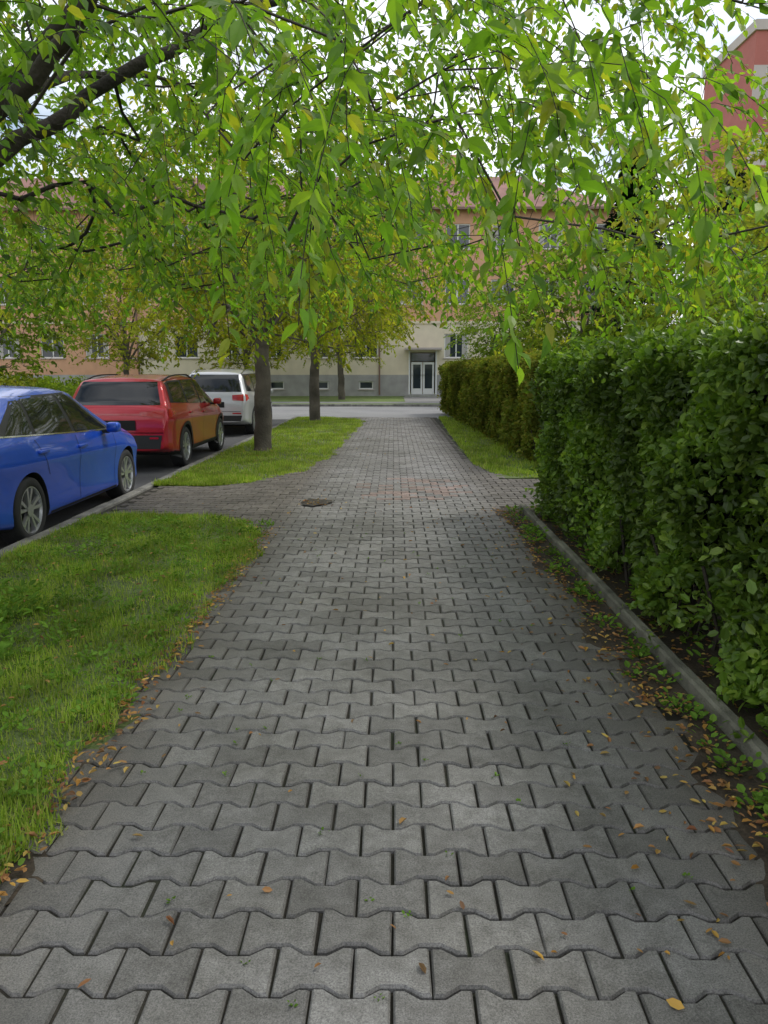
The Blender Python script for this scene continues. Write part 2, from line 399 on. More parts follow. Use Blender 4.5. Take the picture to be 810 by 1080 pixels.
# ---------------------------------------------------------------- hedges
def lump(u,v,s): return .075*np.sin(u*2.1+s)*np.cos(v*2.7+s)+.055*np.sin(u*5.3+v*3+s)+.045*np.sin(v*7.1-u*4.7+s*2)+.03*np.sin(u*11+v*9)
def hedge(name,face,y0,y1,w,h,count,ls,m,seed,shoots=0):
    root=empty(name,(0,0,0))
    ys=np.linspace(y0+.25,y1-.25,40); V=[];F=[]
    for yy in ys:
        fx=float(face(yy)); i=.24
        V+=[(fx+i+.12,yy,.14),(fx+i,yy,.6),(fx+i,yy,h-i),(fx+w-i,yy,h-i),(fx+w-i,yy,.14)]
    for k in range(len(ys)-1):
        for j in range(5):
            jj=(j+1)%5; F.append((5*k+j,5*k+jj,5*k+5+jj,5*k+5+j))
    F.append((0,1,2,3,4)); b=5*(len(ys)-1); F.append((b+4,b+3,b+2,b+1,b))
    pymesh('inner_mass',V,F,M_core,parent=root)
    L=y1-y0; areas=np.array([L*h,L*w,w*h,w*h,L*h*.3]); cnt=(areas/areas.sum()*count).astype(int)
    Ps=[];Ns=[]
    for k,c in enumerate(cnt):
        dep=np.abs(R.normal(0,.085,c))-.035
        if k in(0,4):
            y=R.uniform(y0,y1,c); z=.04+(h-.04)*R.rand(c)**.95; l=lump(y,z,seed)
            keep=(z>.3)|(np.sin(y*4+seed)*.5+.5>R.rand(c)*.9)
            y,z,l,dep=y[keep],z[keep],l[keep],dep[keep]; fx=face(y)
            if k==0: x=fx+dep-l-.0+.10*np.clip((z-h+.15)/.15,0,1); nn=[-1,0,.45]
            else: x=fx+w-dep+l; nn=[1,0,.2]
        elif k==1:
            y=R.uniform(y0,y1,c); x0=R.uniform(0,w,c); l=lump(y,x0,seed+4); x=face(y)+x0; z=h-dep+l*.45-.06*(np.clip((.12-x0)/.12,0,1)); 
            sp=R.rand(c)<.06; z[sp]+=R.rand(sp.sum())*.12
            nn=[0,0,1]
        else:
            x0=R.uniform(0,w,c); z=.06+(h-.06)*R.rand(c); l=lump(x0,z,seed+8)
            y=(y0+dep-l) if k==2 else (y1-dep+l); x=face(y)+x0; nn=[0,-1,.2] if k==2 else [0,1,.2]
        Ps.append(np.stack([x,y,z],1)); Ns.append(np.tile(nn,(len(x),1)).astype(float))
    for i in range(shoots):
        yy=R.uniform(y0,y1); top=R.rand()<.4; m_=R.randint(10,22)
        if top: p=np.array([float(face(yy))+R.uniform(.05,w*.8),yy,h-.05]); dv=np.array([R.normal(-.1,.3),R.normal(0,.3),1.])
        else: p=np.array([float(face(yy))+.02,yy,R.uniform(.15,h-.1) if R.rand()<.5 else R.uniform(.1,.6)]); dv=np.array([-1,R.normal(0,.5),R.normal(.1,.5)])
        t=np.linspace(0,1,m_)*R.uniform(.12,.3); q=p+norm(dv)*t[:,None]+R.normal(0,.012,(m_,3)); q[:,2]-=.8*t**2; q[:,2]=np.maximum(q[:,2],.03)
        Ps.append(q); Ns.append(np.tile([-.4,0,1.],(m_,1)))
    Pn=np.concatenate(Ps); Nn=norm(np.concatenate(Ns)+R.normal(0,.6,Pn.shape)); n=len(Pn)
    ax=R.normal(0,1,(n,3))+np.concatenate(Ns)*.5+[0,0,-.25]
    s=ls*(.5+.9*R.rand(n)); Mx=frames(ax,Nn,s,s)
    V,Q=instance(OVAL*[.9,1,1],LEAFF,Pn,Mx)
    obj('foliage',np_mesh('hedge_foliage',V,Q,[m]),root)
    k=int(L*9)
    V=[];Q=[]
    for i in range(k):
        yy=R.uniform(y0+.1,y1-.1); xx=float(face(yy))+R.uniform(.02,.3); r=R.uniform(.006,.016); tx,ty=R.normal(0,.08,2)
        b=len(V)
        for zz,f in((-.02,0),(.6,1)):
            for q in range(4):
                an=q*math.pi/2; V.append((xx+tx*f+r*math.cos(an),yy+ty*f+r*math.sin(an),zz))
        for q in range(4): Q.append((b+q,b+(q+1)%4,b+4+(q+1)%4,b+4+q))
    obj('stems',np_mesh('hedge_stems',V,Q,[M_bark2]),root)
    return root
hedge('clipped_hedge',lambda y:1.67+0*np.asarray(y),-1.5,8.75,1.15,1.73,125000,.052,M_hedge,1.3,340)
hedge('clipped_hedge.001',lambda y:2.42-.028*(np.asarray(y)-13),12.6,31,1.2,1.8,80000,.075,M_hedge2,4.1,120)

# ---------------------------------------------------------------- trees
class Tree:
    def __init__(s): s.p=[];s.par=[];s.fix=[]
    def add(s,p,par,r=0): s.p.append(np.array(p,float)); s.par.append(par); s.fix.append(r); return len(s.p)-1
    def chain(s,pts,par,r0,r1,sub=5):
        ids=[]
        pts=[np.array(q,float) for q in pts]
        if par is not None: pts=[s.p[par]]+pts
        n=len(pts)
        out=[]
        for i in range(n-1):
            a=pts[max(i-1,0)];b=pts[i];c=pts[i+1];d=pts[min(i+2,n-1)]
            for k in range(sub):
                t=k/sub; out.append(.5*((2*b)+(-a+c)*t+(2*a-5*b+4*c-d)*t*t+(-a+3*b-3*c+d)*t**3))
        out.append(pts[-1]); m=len(out)
        for i,q in enumerate(out):
            if i==0 and par is not None: continue
            par=s.add(q+(R.normal(0,.014,3) if i else 0),-1 if par is None else par,(r0+(r1-r0)*i/(m-1))*(1+R.normal(0,.04))); ids.append(par)
        return ids
    def grow(s,targets,minid=0,step=.35):
        out=[]
        buf=np.zeros((60000,3)); n0=len(s.p); buf[:n0]=np.array(s.p); cnt=n0
        for t in targets:
            Pn=buf[minid:cnt]; d=np.linalg.norm(Pn-t,axis=1); d=d+.35*np.clip(Pn[:,2]-t[2],0,None)
            k=int(np.argmin(d))+minid; a=s.p[k]; L=np.linalg.norm(t-a); n=max(1,int(L/step)); par=k
            for i in range(1,n+1):
                f=i/n; q=a+(t-a)*f+np.array([0,0,.12*L*math.sin(math.pi*f)])+(R.normal(0,.03,3) if i<n else 0)
                par=s.add(q,par); buf[cnt]=q; cnt+=1
            out.append(par)
        return out
    def radii(s,r0,e=.42):
        n=len(s.p); c=np.zeros(n)
        kids=np.zeros(n,int)
        for i in range(n):
            if s.par[i]>=0: kids[s.par[i]]+=1
        c[kids==0]=1
        for i in range(n-1,-1,-1):
            if s.par[i]>=0: c[s.par[i]]+=c[i]
        r=np.minimum(r0*c**e,.045); f=np.array(s.fix); return np.where(f>0,f,r)
    def mesh(s,name,m,r0=.0022,e=.45):
        Pn=np.array(s.p); par=np.array(s.par); r=s.radii(r0,e)
        idx=np.where(par>=0)[0]
        dirs=np.zeros_like(Pn); dirs[idx]=norm(Pn[idx]-Pn[par[idx]])
        rt=np.where(par<0)[0]; dirs[rt]=[0,0,1]
        def mk(ix,S):
            if len(ix)==0: return np.zeros((0,3)),np.zeros((0,4),int)
            d1=dirs[ix]; d0=dirs[par[ix]]; same=(d0*d1).sum(1)>.8
            d0=np.where(same[:,None],d0,d1)
            rp=np.minimum(r[par[ix]],r[ix]*1.35)
            def rg(c,d,rr):
                ref=np.tile([.31,.95,.05],(len(d),1)); ref[np.abs((d*ref).sum(1))>.93]=[1,0,0]
                u=norm(np.cross(d,ref)); v=np.cross(d,u); a=np.arange(S)*2*math.pi/S
                return c[:,None]+rr[:,None,None]*(u[:,None]*np.cos(a)[None,:,None]+v[:,None]*np.sin(a)[None,:,None])
            A0=rg(Pn[par[ix]],d0,rp); A1=rg(Pn[ix],d1,r[ix])
            V=np.concatenate([A0,A1],1).reshape(-1,3); q=[(k,(k+1)%S,S+(k+1)%S,S+k) for k in range(S)]
            Q=(np.array(q)[None]+(np.arange(len(ix))*2*S)[:,None,None]).reshape(-1,4)
            return V,Q
        big=r[idx]>.02; V1,Q1=mk(idx[big],10); V2,Q2=mk(idx[~big],3)
        return np_mesh(name,np.concatenate([V1,V2]),np.concatenate([Q1,Q2+len(V1)]),[m],smooth=True)

def strands(tree,ends,center,length,nseg,droop,leaf_step,ls,shape=LEAF,sf=LEAFF,keepout=None,ko=2.0):
    Ps=[];As=[]
    for e in ends:
        p=tree.p[e].copy(); L=length*R.uniform(.5,1.3); o=p-center; o[2]=0; o=o/(np.linalg.norm(o)+1e-6)
        a=R.normal(0,.6,3); dr=o*.6+a; dr[2]=R.uniform(-.2,.35); dr/=np.linalg.norm(dr)
        par=e; st=L/nseg
        for k in range(nseg):
            dr=dr+np.array([0,0,-droop*(.7+.6*R.rand())])+R.normal(0,.09,3); dr/=np.linalg.norm(dr)
            q=p+dr*st
            if keepout is not None and np.linalg.norm(q-keepout)<ko: break
            m=max(1,int(round(st/leaf_step))); side=norm(np.cross(dr,[.02,.01,1.]))
            for j in range(m):
                f=(j+R.rand())/m; sg=1 if (j+k)%2 else -1
                Ps.append(p+(q-p)*f); As.append(dr*.55+side*sg*.8+np.array([0,0,-.3])+R.normal(0,.33,3))
            p=q; par=tree.add(p,par)
    Pn=np.array(Ps); Ax=norm(np.array(As)); n=len(Pn)
    Nn=np.tile([0,0,1.],(n,1))+R.normal(0,.5,(n,3))
    s=ls*(.5+.7*R.rand(n)); Mx=frames(Ax,Nn,s*R.uniform(.8,1.15,n),s)
    Mx[:,:,2]*=R.uniform(.4,2.2,n)[:,None]
    return instance(shape,sf,Pn,Mx)

# --- overhanging near tree
tn=Tree(); C=np.array([-2.78,4.5,0])
tr=tn.chain([(-2.78,4.5,-.05),(-2.76,4.5,.8),(-2.82,4.52,1.7),(-2.8,4.5,2.35)],None,.17,.13)
top=tr[-1]
tn.chain([(-2.16,4.3,2.78),(-1.6,4.15,3.2),(-.9,3.7,3.75),(.2,3.0,3.75),(.9,2.6,3.5)],top,.062,.010)
tn.chain([(-2.2,4.9,2.9),(-1.6,5.3,3.45),(-.6,6.0,4.2),(.8,6.6,4.6),(2.2,7.0,4.5)],top,.06,.010)
tn.chain([(-2.5,3.7,3.0),(-1.8,2.6,3.6),(-.8,1.9,3.6),(-.1,1.9,3.2)],top,.055,.010)
tn.chain([(-2.9,4.7,3.3),(-2.6,5.0,4.3),(-2.0,5.4,5.6),(-1.5,5.6,6.8)],top,.1,.02)
tn.chain([(-3.4,5.3,3.1),(-4.0,6.4,3.9),(-4.3,7.6,4.2)],top,.06,.012)
tn.chain([(-2.5,5.6,3.4),(-2.2,7.0,4.0),(-1.6,8.2,4.2)],top,.05,.010)
tn.chain([(-3.5,3.9,3.3),(-4.6,3.2,4.2)],top,.06,.012)
tn.chain([(-1.2,4.6,3.9),(.4,4.7,4.2),(1.6,4.8,4.0),(2.4,5.0,3.6)],top,.05,.010)
T0=[]
while len(T0)<2500:
    x=R.uniform(-6.2,3.8); y=R.uniform(.8,10.6); z=R.uniform(2.2,7.4)
    rr=math.hypot((x+1.4)/5.0,(y-5.4)/5.0)
    if rr>1: continue
    if z>7.4-3.6*rr**2: continue
    lo=2.35 if x<1 else 2.2
    if y<4 and x>-1.5: lo=2.75
    if z<lo: continue
    lum=math.sin(x*1.9+1)*math.sin(y*1.7)*math.sin(z*2.3+.6)
    if lum<-.25 and R.rand()<.8: continue
    ang=(z-1.55)/max(y,.3)
    if ang>.72 and R.rand()<.8: continue
    if .2<x<2.3 and y>4 and 2.5<z<3.5 and R.rand()<.65: continue
    if x>2.3 and z>3.1 and R.rand()<.8: continue
    T0.append((x,y,z))
T0=np.array(T0); T0=T0[np.argsort(np.linalg.norm(T0-[-2.8,4.5,2.6],axis=1))]
ends=tn.grow(T0,minid=12)
CAMP=np.array([0,0,1.55])
V1,Q1=strands(tn,ends,C,.75,6,.24,.034,.080,keepout=CAMP,ko=2.4)
near=[(-.5,2.5,2.55),(-.35,2.3,2.45),(-.2,2.4,2.6),(-.05,2.3,2.45),(.1,2.3,2.5),(.22,2.5,2.45),(.02,2.7,2.45),(-.3,2.8,2.5),(.45,2.6,2.5),(.6,2.9,2.6),
      (-.6,3.0,2.6),(-.75,3.3,2.7),(.75,3.3,2.55),(.9,3.0,2.5),(1.05,3.4,2.5),(1.2,3.6,2.6),(-.1,3.1,2.5),(.35,3.2,2.6),(-.9,2.8,2.7),(.1,3.6,2.5),(-.45,3.7,2.6),(1.4,4.0,2.6),(-1.2,3.5,2.7),(-1.0,4.1,2.7),(.6,4.0,2.6),
      (-1.5,4.6,2.6),(-1.9,5.0,2.6),(-2.6,5.6,2.5),(-1.3,5.4,2.5),(-.6,4.9,2.5),(.1,5.0,2.5),(1.0,5.0,2.5),(1.7,5.2,2.6),(2.1,6.0,2.6),(2.6,6.6,2.7),(1.6,4.6,2.6)]
near2=[np.array(q)+R.normal(0,.1,3) for q in near for _ in range(3)]
e2=tn.grow(sorted(near2,key=lambda q:np.linalg.norm(q-np.array([-2.8,4.5,2.6]))),minid=12)
V2,Q2=strands(tn,e2,C,.8,8,.28,.034,.082,shape=LEAF9,sf=LEAF9F,keepout=CAMP,ko=1.95)
root=empty('overhanging_tree',(0,0,0))
obj('trunk_and_branches',tn.mesh('trunk_and_branches',M_bark2,.0016,.38),root)
obj('foliage',np_mesh('near_foliage',np.concatenate([V1,V2]),np.concatenate([Q1,Q2+len(V1)]),[M_leafnear]),root)

def street_tree(name,loc,H,rad,zlow,ntarget,ls,m,trunk_r=.18,seglen=.8,droop=.3,step=.045,barkm=M_bark,seed=0,fork=2.3,nseg=5):
    t=Tree(); c=np.array([0,0,0.])
    tr=t.chain([(0,0,-.1),(.04*math.sin(seed),.03,fork*.5),(.06,-.03,fork)],None,trunk_r*1.15,trunk_r*.85)
    top=tr[-1]; t.p[0][2]=-.15; t.fix[0]=trunk_r*1.5
    for k in range(7):
        a=k*2.4+seed; e=rad*.62
        z1=fork+(H-fork)*(.3+.08*k)
        t.chain([(e*.35*math.cos(a),e*.35*math.sin(a),fork+(z1-fork)*.5),(e*math.cos(a),e*math.sin(a),z1)],top,trunk_r*.45,trunk_r*.1)
    t.chain([(0.1,0,fork+(H-fork)*.4),(0,.1,H*.88)],top,trunk_r*.7,trunk_r*.12)
    cz=(H+zlow)/2; hz=(H-zlow)/2; Tn=[]
    while len(Tn)<ntarget:
        q=R.uniform(-1,1,3); d=np.linalg.norm(q)
        if d>1 or d<.3: continue
        lum=math.sin(q[0]*5+seed)*math.sin(q[1]*5+seed*2)*math.sin(q[2]*4+seed)
        if lum<-.14 and R.rand()<.75: continue
        wob=1+.14*math.sin(4*math.atan2(q[1],q[0])+seed*3+q[2]*3)
        Tn.append((q[0]*rad*wob,q[1]*rad*wob,cz+q[2]*hz+seglen*.45))
    Tn=np.array(Tn); Tn=Tn[np.argsort(np.linalg.norm(Tn-[0,0,fork],axis=1))]
    ends=t.grow(Tn,minid=len(tr)-1,step=.5)
    V,Q=strands(t,ends,c,seglen,nseg,droop,step,ls)
    root=empty(name,loc)
    obj('trunk_and_branches',t.mesh('trunk_and_branches',barkm,.003,.4),root)
    obj('foliage',np_mesh('foliage',V,Q,[m]),root)
    return root
def copy_tree(src,name,loc,rot,sc=1,m=None,zs=1):
    root=empty(name,loc,rot); root.scale=(sc,sc,sc*zs)
    for ch in src.children:
        me=ch.data
        if m and ch.name.startswith('foliage'): me=me.copy(); me.materials[0]=m
        obj(ch.name.split('.')[0],me,root)
    return root
t1=street_tree('street_tree',(-2.62,15.4,0),6.4,3.3,1.6,1150,.125,M_leafmid,.16,.85,.25,.05,seed=1,nseg=5,fork=2.1)
copy_tree(t1,'street_tree.001',(-2.5,25,0),2.0,1.05)
copy_tree(t1,'street_tree.002',(-2.9,43.5,0),4.1,1.1)
b1=street_tree('garden_tree',(9.5,20.5,0),7.6,3.4,1.0,850,.22,M_leafyel,.16,.9,.12,.085,seed=4,fork=1.8)
copy_tree(b1,'garden_tree.001',(6.4,27,0),1.5,.8,M_leafbg)
copy_tree(b1,'garden_tree.002',(14.5,24,0),3.0,1.2)
copy_tree(b1,'garden_tree.003',(7.4,14.5,-.3),5.1,.66)
copy_tree(b1,'garden_tree.004',(5.8,40,0),.6,.78,M_leafbg)
copy_tree(b1,'garden_tree.005',(-14,41,0),2.2,1.05)
copy_tree(b1,'garden_tree.006',(-12.8,18,-.6),.2,.95,M_leafmid)
copy_tree(b1,'garden_tree.007',(-21,31,0),3.9,1.15)
copy_tree(b1,'garden_tree.008',(-8.5,45,0),1.1,1.0,M_leafmid)
copy_tree(b1,'garden_tree.009',(20,38,0),1.1,1.3,M_leafbg)
copy_tree(b1,'garden_tree.010',(-14,27,-.3),5.0,1.0,M_leafbg)
copy_tree(b1,'garden_tree.011',(4.9,10.9,-.2),2.5,.42,M_leafbg)
copy_tree(t1,'street_tree.003',(-11.8,11.5,-.3),1.1,1.1)

def conifer(name,loc,H,rad):
    root=empty(name,loc)
    t=Tree(); t.chain([(0,0,-.1),(0,0,H*.5),(0,0,H)],None,.2,.02,10)
    obj('trunk',t.mesh('trunk',M_bark2),root)
    n=16000; z=H*(.08+.92*R.rand(n)**1.2); a=R.rand(n)*6.283; lay=.75+.25*np.sin(z*5.5+np.sin(a*3)*1.2)
    rm=rad*(1-z/H)**.8*lay+.1; rr=rm*np.sqrt(R.rand(n))
    pos=np.stack([rr*np.cos(a),rr*np.sin(a),z-.25*rr],1)
    ax=np.stack([np.cos(a),np.sin(a),-.35+R.normal(0,.25,n)],1)+R.normal(0,.3,(n,3)); nr=np.tile([0,0,1.],(n,1))+R.normal(0,.4,(n,3))
    s=R.uniform(.2,.42,n); Mx=frames(ax,nr,s*.55,s)
    V,Q=instance(LEAF,LEAFF,pos,Mx); obj('needles',np_mesh('needles',V,Q,[M_leafdark]),root)
conifer('conifer_tree',(10.6,36,0),11.5,3.0)
conifer('conifer_tree.001',(13.6,33,0),9.5,2.6)

def shrub(name,loc,rx,ry,h,n,ls,m):
    q=norm(R.normal(0,1,(n,3))); q[:,2]=np.abs(q[:,2]); rr=(.65+.35*R.rand(n)+.16*np.sin(q[:,0]*6+loc[0])*np.sin(q[:,1]*5))
    pos=q*rr[:,None]*[rx,ry,h]; s=ls*(.6+.7*R.rand(n)); Mx=frames(R.normal(0,1,(n,3)),q+R.normal(0,.4,(n,3)),s,s)
    V,Q=instance(OVAL,LEAFF,pos,Mx); return obj(name,np_mesh(name,V,Q,[m]),loc=loc)
shrub('shrub',(-19,39,0),2.6,1.2,1.5,4000,.16,M_leafyel)
shrub('shrub.001',(-12.6,30,0),1.6,2.5,1.3,4000,.14,M_leafbg)
shrub('shrub.002',(-26,42,0),3,1.2,1.8,4000,.16,M_leafbg)
shrub('shrub.003',(5.6,18,0),1.6,3.6,2.7,9000,.13,M_leafbg)
shrub('shrub.004',(7,12.8,0),2.6,1.5,2.5,9000,.12,M_leafbg)
shrub('shrub.005',(6,31,0),2.4,2,3.2,5000,.16,M_leafyel)
shrub('shrub.006',(9.5,47,0),3.0,1.2,2.2,4000,.16,M_leafbg)

# ---------------------------------------------------------------- buildings
M_orange=simple('render_orange',(.62,.35,.22),.9,bump=.1,bscale=30,var=.08)
M_cream=simple('render_cream',(.7,.62,.47),.9,bump=.1,bscale=30,var=.06)
M_plinth=simple('plinth_grey',(.36,.35,.34),.9,bump=.2,bscale=30,var=.15)
M_white=simple('white_frame',(.75,.75,.73),.5)
M_glass=simple('window_glass',(.03,.04,.05),.06,spec=.8)
M_curt=simple('curtain',(.45,.43,.4),.9)
M_tile=simple('roof_tile',(.21,.105,.085),.85,bump=.8,bscale=12,var=.3)
M_gutter=simple('gutter',(.2,.12,.09),.5)
M_pink=simple('panel_red',(.42,.14,.12),.9,var=.08,bscale=10)
M_pgrey=simple('panel_grey',(.5,.44,.42),.9,var=.08,bscale=10)

def facade(root,name,x0,x1,z0,z1,ops,m,y=0):
    xsb=sorted({x0,x1,*[o[0] for o in ops],*[o[1] for o in ops]}); zsb=sorted({z0,z1,*[o[2] for o in ops],*[o[3] for o in ops]})
    V=[];F=[]
    def q(a,b,c,d): k=len(V); V.extend([a,b,c,d]); F.append((k,k+1,k+2,k+3))
    for i in range(len(xsb)-1):
        for j in range(len(zsb)-1):
            cx=(xsb[i]+xsb[i+1])/2; cz=(zsb[j]+zsb[j+1])/2
            if any(o[0]<cx<o[1] and o[2]<cz<o[3] for o in ops): continue
            q((xsb[i],0,zsb[j]),(xsb[i+1],0,zsb[j]),(xsb[i+1],0,zsb[j+1]),(xsb[i],0,zsb[j+1]))
    D=.16
    for a,b,c,d in ops:
        q((a,0,c),(a,D,c),(a,D,d),(a,0,d)); q((b,0,c),(b,0,d),(b,D,d),(b,D,c)); q((a,0,d),(a,D,d),(b,D,d),(b,0,d)); q((a,0,c),(b,0,c),(b,D,c),(a,D,c))
    o=pymesh(name,V,F,m,parent=root); o.location=(0,y,0)
    return o
def windows(root,ops,y,div=2):
    V={'f':[],'g':[],'c':[],'s':[]};F={'f':[],'g':[],'c':[],'s':[]}
    def bx(k,x0,x1,y0,y1,z0,z1):
        v=V[k];b=len(v); v+=[(x0,y0,z0),(x1,y0,z0),(x1,y1,z0),(x0,y1,z0),(x0,y0,z1),(x1,y0,z1),(x1,y1,z1),(x0,y1,z1)]
        F[k]+=[tuple(b+i for i in f) for f in [(0,3,2,1),(4,5,6,7),(0,1,5,4),(1,2,6,5),(2,3,7,6),(3,0,4,7)]]
    for a,b,c,d in ops:
        bx('g',a+.03,b-.03,y+.13,y+.14,c+.03,d-.03)
        t=.07
        bx('f',a,b,y+.09,y+.125,c,c+t); bx('f',a,b,y+.09,y+.125,d-t,d)
        n=div if b-a>1 else 1
        for k in range(n+1):
            xx=a+t/2+(b-a-t)*k/n; bx('f',xx-t/2,xx+t/2,y+.085,y+.12,c+t,d-t)
        if R.rand()<.6 and d-c>1:
            s=a+.05; bx('c',s,s+(b-a)*.22,y+.124,y+.128,c+.08,d-.08); bx('c',b-.05-(b-a)*.22,b-.05,y+.124,y+.128,c+.08,d-.08)
        bx('s',a-.08,b+.08,y-.06,y+.085,c-.06,c-.003)
    for k,nm,m in(('f','window_frames',M_white),('g','window_glass',M_glass),('c','curtains',M_curt),('s','window_sills',M_pgrey)):
        if V[k]: pymesh(nm,V[k],F[k],m,parent=root)

BY=50.0; bl=empty('apartment_house',(0,0,0))
X0,X1=-46,13.6
ops0=[];ops1=[];ops2=[];opb=[]
for k in range(21):
    cx=-44.5+2.85*k
    if cx>12.8: break
    if abs(cx-1.8)<1.6: 
        ops1.append((cx-.7,cx+.7,5.7,7.1)); ops2.append((cx-.7,cx+.7,9.0,10.5)); continue
    ops0.append((cx-.75,cx+.75,2.4,3.9)); ops1.append((cx-.75,cx+.75,5.7,7.2)); ops2.append((cx-.75,cx+.75,9.0,10.5)); opb.append((cx-.45,cx+.45,.45,.95))
door=(1.05,2.65,.02,2.75)
def sub(ops,a,b): return [o for o in ops if a<=o[0] and o[1]<=b]
facade(bl,'plinth',X0,X1,-.1,1.35,opb+[(door[0],door[1],.02,1.35)],M_plinth,BY-.03)
XS=-16.2
facade(bl,'ground_floor_left',X0,XS,1.35,4.6,sub(ops0,X0,XS),M_orange,BY)
facade(bl,'ground_floor',XS,X1,1.35,4.6,sub(ops0,XS,X1)+[(door[0],door[1],1.35,2.75)],M_cream,BY)
facade(bl,'upper_wall',X0,X1,4.6,11.3,ops1+ops2,M_orange,BY+.003)
windows(bl,ops0+ops1+ops2,BY); windows(bl,opb,BY-.03,1)
box('string_course',X0,X1,BY-.07,BY+.0,4.52,4.68,M_cream,bl)
box('door_leaf',1.12,1.83,BY+.03,BY+.08,.05,2.15,M_white,bl); box('door_leaf_2',1.87,2.58,BY+.03,BY+.08,.05,2.15,M_white,bl)
box('door_glass',1.24,1.72,BY+.015,BY+.028,.5,2.0,M_glass,bl); box('door_glass_2',1.98,2.46,BY+.015,BY+.028,.5,2.0,M_glass,bl)
box('door_transom',1.12,2.58,BY+.03,BY+.08,2.2,2.7,M_glass,bl)
box('door_frame_l',.95,1.05,BY-.08,BY+.1,.02,2.85,M_white,bl); box('door_frame_r',2.65,2.75,BY-.08,BY+.1,.02,2.85,M_white,bl)
box('canopy',.7,3.0,BY-1.0,BY-.04,2.9,3.02,M_pgrey,bl); box('door_step',.7,3.0,BY-.9,BY-.04,.0,.14,M_plinth,bl)
DP=11
pymesh('side_walls',[(X0,BY,-.1),(X0,BY+DP,-.1),(X1,BY+DP,-.1),(X1,BY,-.1),(X0,BY,11.3),(X0,BY+DP,11.3),(X1,BY+DP,11.3),(X1,BY,11.3)],[(0,1,5,4),(1,2,6,5),(2,3,7,6)],M_orange,parent=bl)
e=.55;zt=11.3;rh=3.2
pymesh('roof',[(X0-e,BY-e,zt),(X1+e,BY-e,zt),(X1+e,BY+DP+e,zt),(X0-e,BY+DP+e,zt),(X0+5,BY+DP/2,zt+rh),(X1-5,BY+DP/2,zt+rh)],[(0,1,5,4),(1,2,5),(2,3,4,5),(3,0,4),(3,2,1,0)],M_tile,parent=bl)
box('gutter',X0-e,X1+e,BY-e-.13,BY-e-.003,zt-.08,zt+.06,M_gutter,bl)
for cx in (-30,-12,3): box('chimney_%d'%(cx+31),cx,cx+1.2,BY+4,BY+4.8,zt+1.5,zt+4.2,M_orange,bl)
for cx in (-16.2,-.9,X1-.3): box('downpipe_%d'%int(cx+17),cx-.05,cx+.05,BY-.15,BY-.08,.1,zt-.1,M_gutter,bl)

tb=empty('panel_tower_block',(0,0,0)); TY=78
X0t,X1t=33.2,54; opt=[]
NF=11
for f in range(NF):
    for k in range(6):
        cx=35.3+3.4*k; opt.append((cx-.9,cx+.9,1.6+2.9*f,3.1+2.9*f))
for f in range(NF):
    z=.4+2.9*f
    facade(tb,'storey_%d'%f,X0t,X1t,z,z+2.9,[o for o in opt if z<o[2]<z+2.9],M_pink if f%2==0 else M_pgrey,TY)
windows(tb,opt,TY); zt2=.4+2.9*NF
pymesh('side_walls',[(X0t,TY,0),(X0t,TY+12,0),(X1t,TY+12,0),(X1t,TY,0),(X0t,TY,zt2),(X0t,TY+12,zt2),(X1t,TY+12,zt2),(X1t,TY,zt2)],[(0,1,5,4),(1,2,6,5),(2,3,7,6),(4,5,6,7)],M_pink,parent=tb)
box('parapet',X0t-.2,X1t+.2,TY-.2,TY+12.2,zt2+.02,zt2+.9,M_pgrey,tb)

# ---------------------------------------------------------------- cars
M_tyre=simple('tyre_rubber',(.018,.018,.019),.85)
M_rim=simple('alloy',(.55,.56,.58),.3,metal=.8)
M_rimd=simple('wheel_dark',(.02,.02,.022),.6)
M_blk=simple('black_plastic',(.015,.015,.016),.6)
M_cglass=simple('car_glass',(.010,.013,.015),.05,spec=.5)
M_red_l=simple('tail_light',(.42,.012,.015),.15,coat=1)
M_clear=simple('head_light',(.5,.52,.55),.12,coat=1)
M_plate=simple('plate_obscured',(.006,.006,.006),.8)
M_chrome=simple('chrome',(.6,.6,.6),.15,metal=1)
M_seam=simple('panel_gap',(.004,.004,.005),.9)
def paint(name,c,metal=.35):
    m=simple(name,c,.35,metal=metal,coat=.8); return m
def recalc(me):
    bm=bmesh.new(); bm.from_mesh(me); bmesh.ops.recalc_face_normals(bm,faces=bm.faces); bm.to_mesh(me); bm.free()

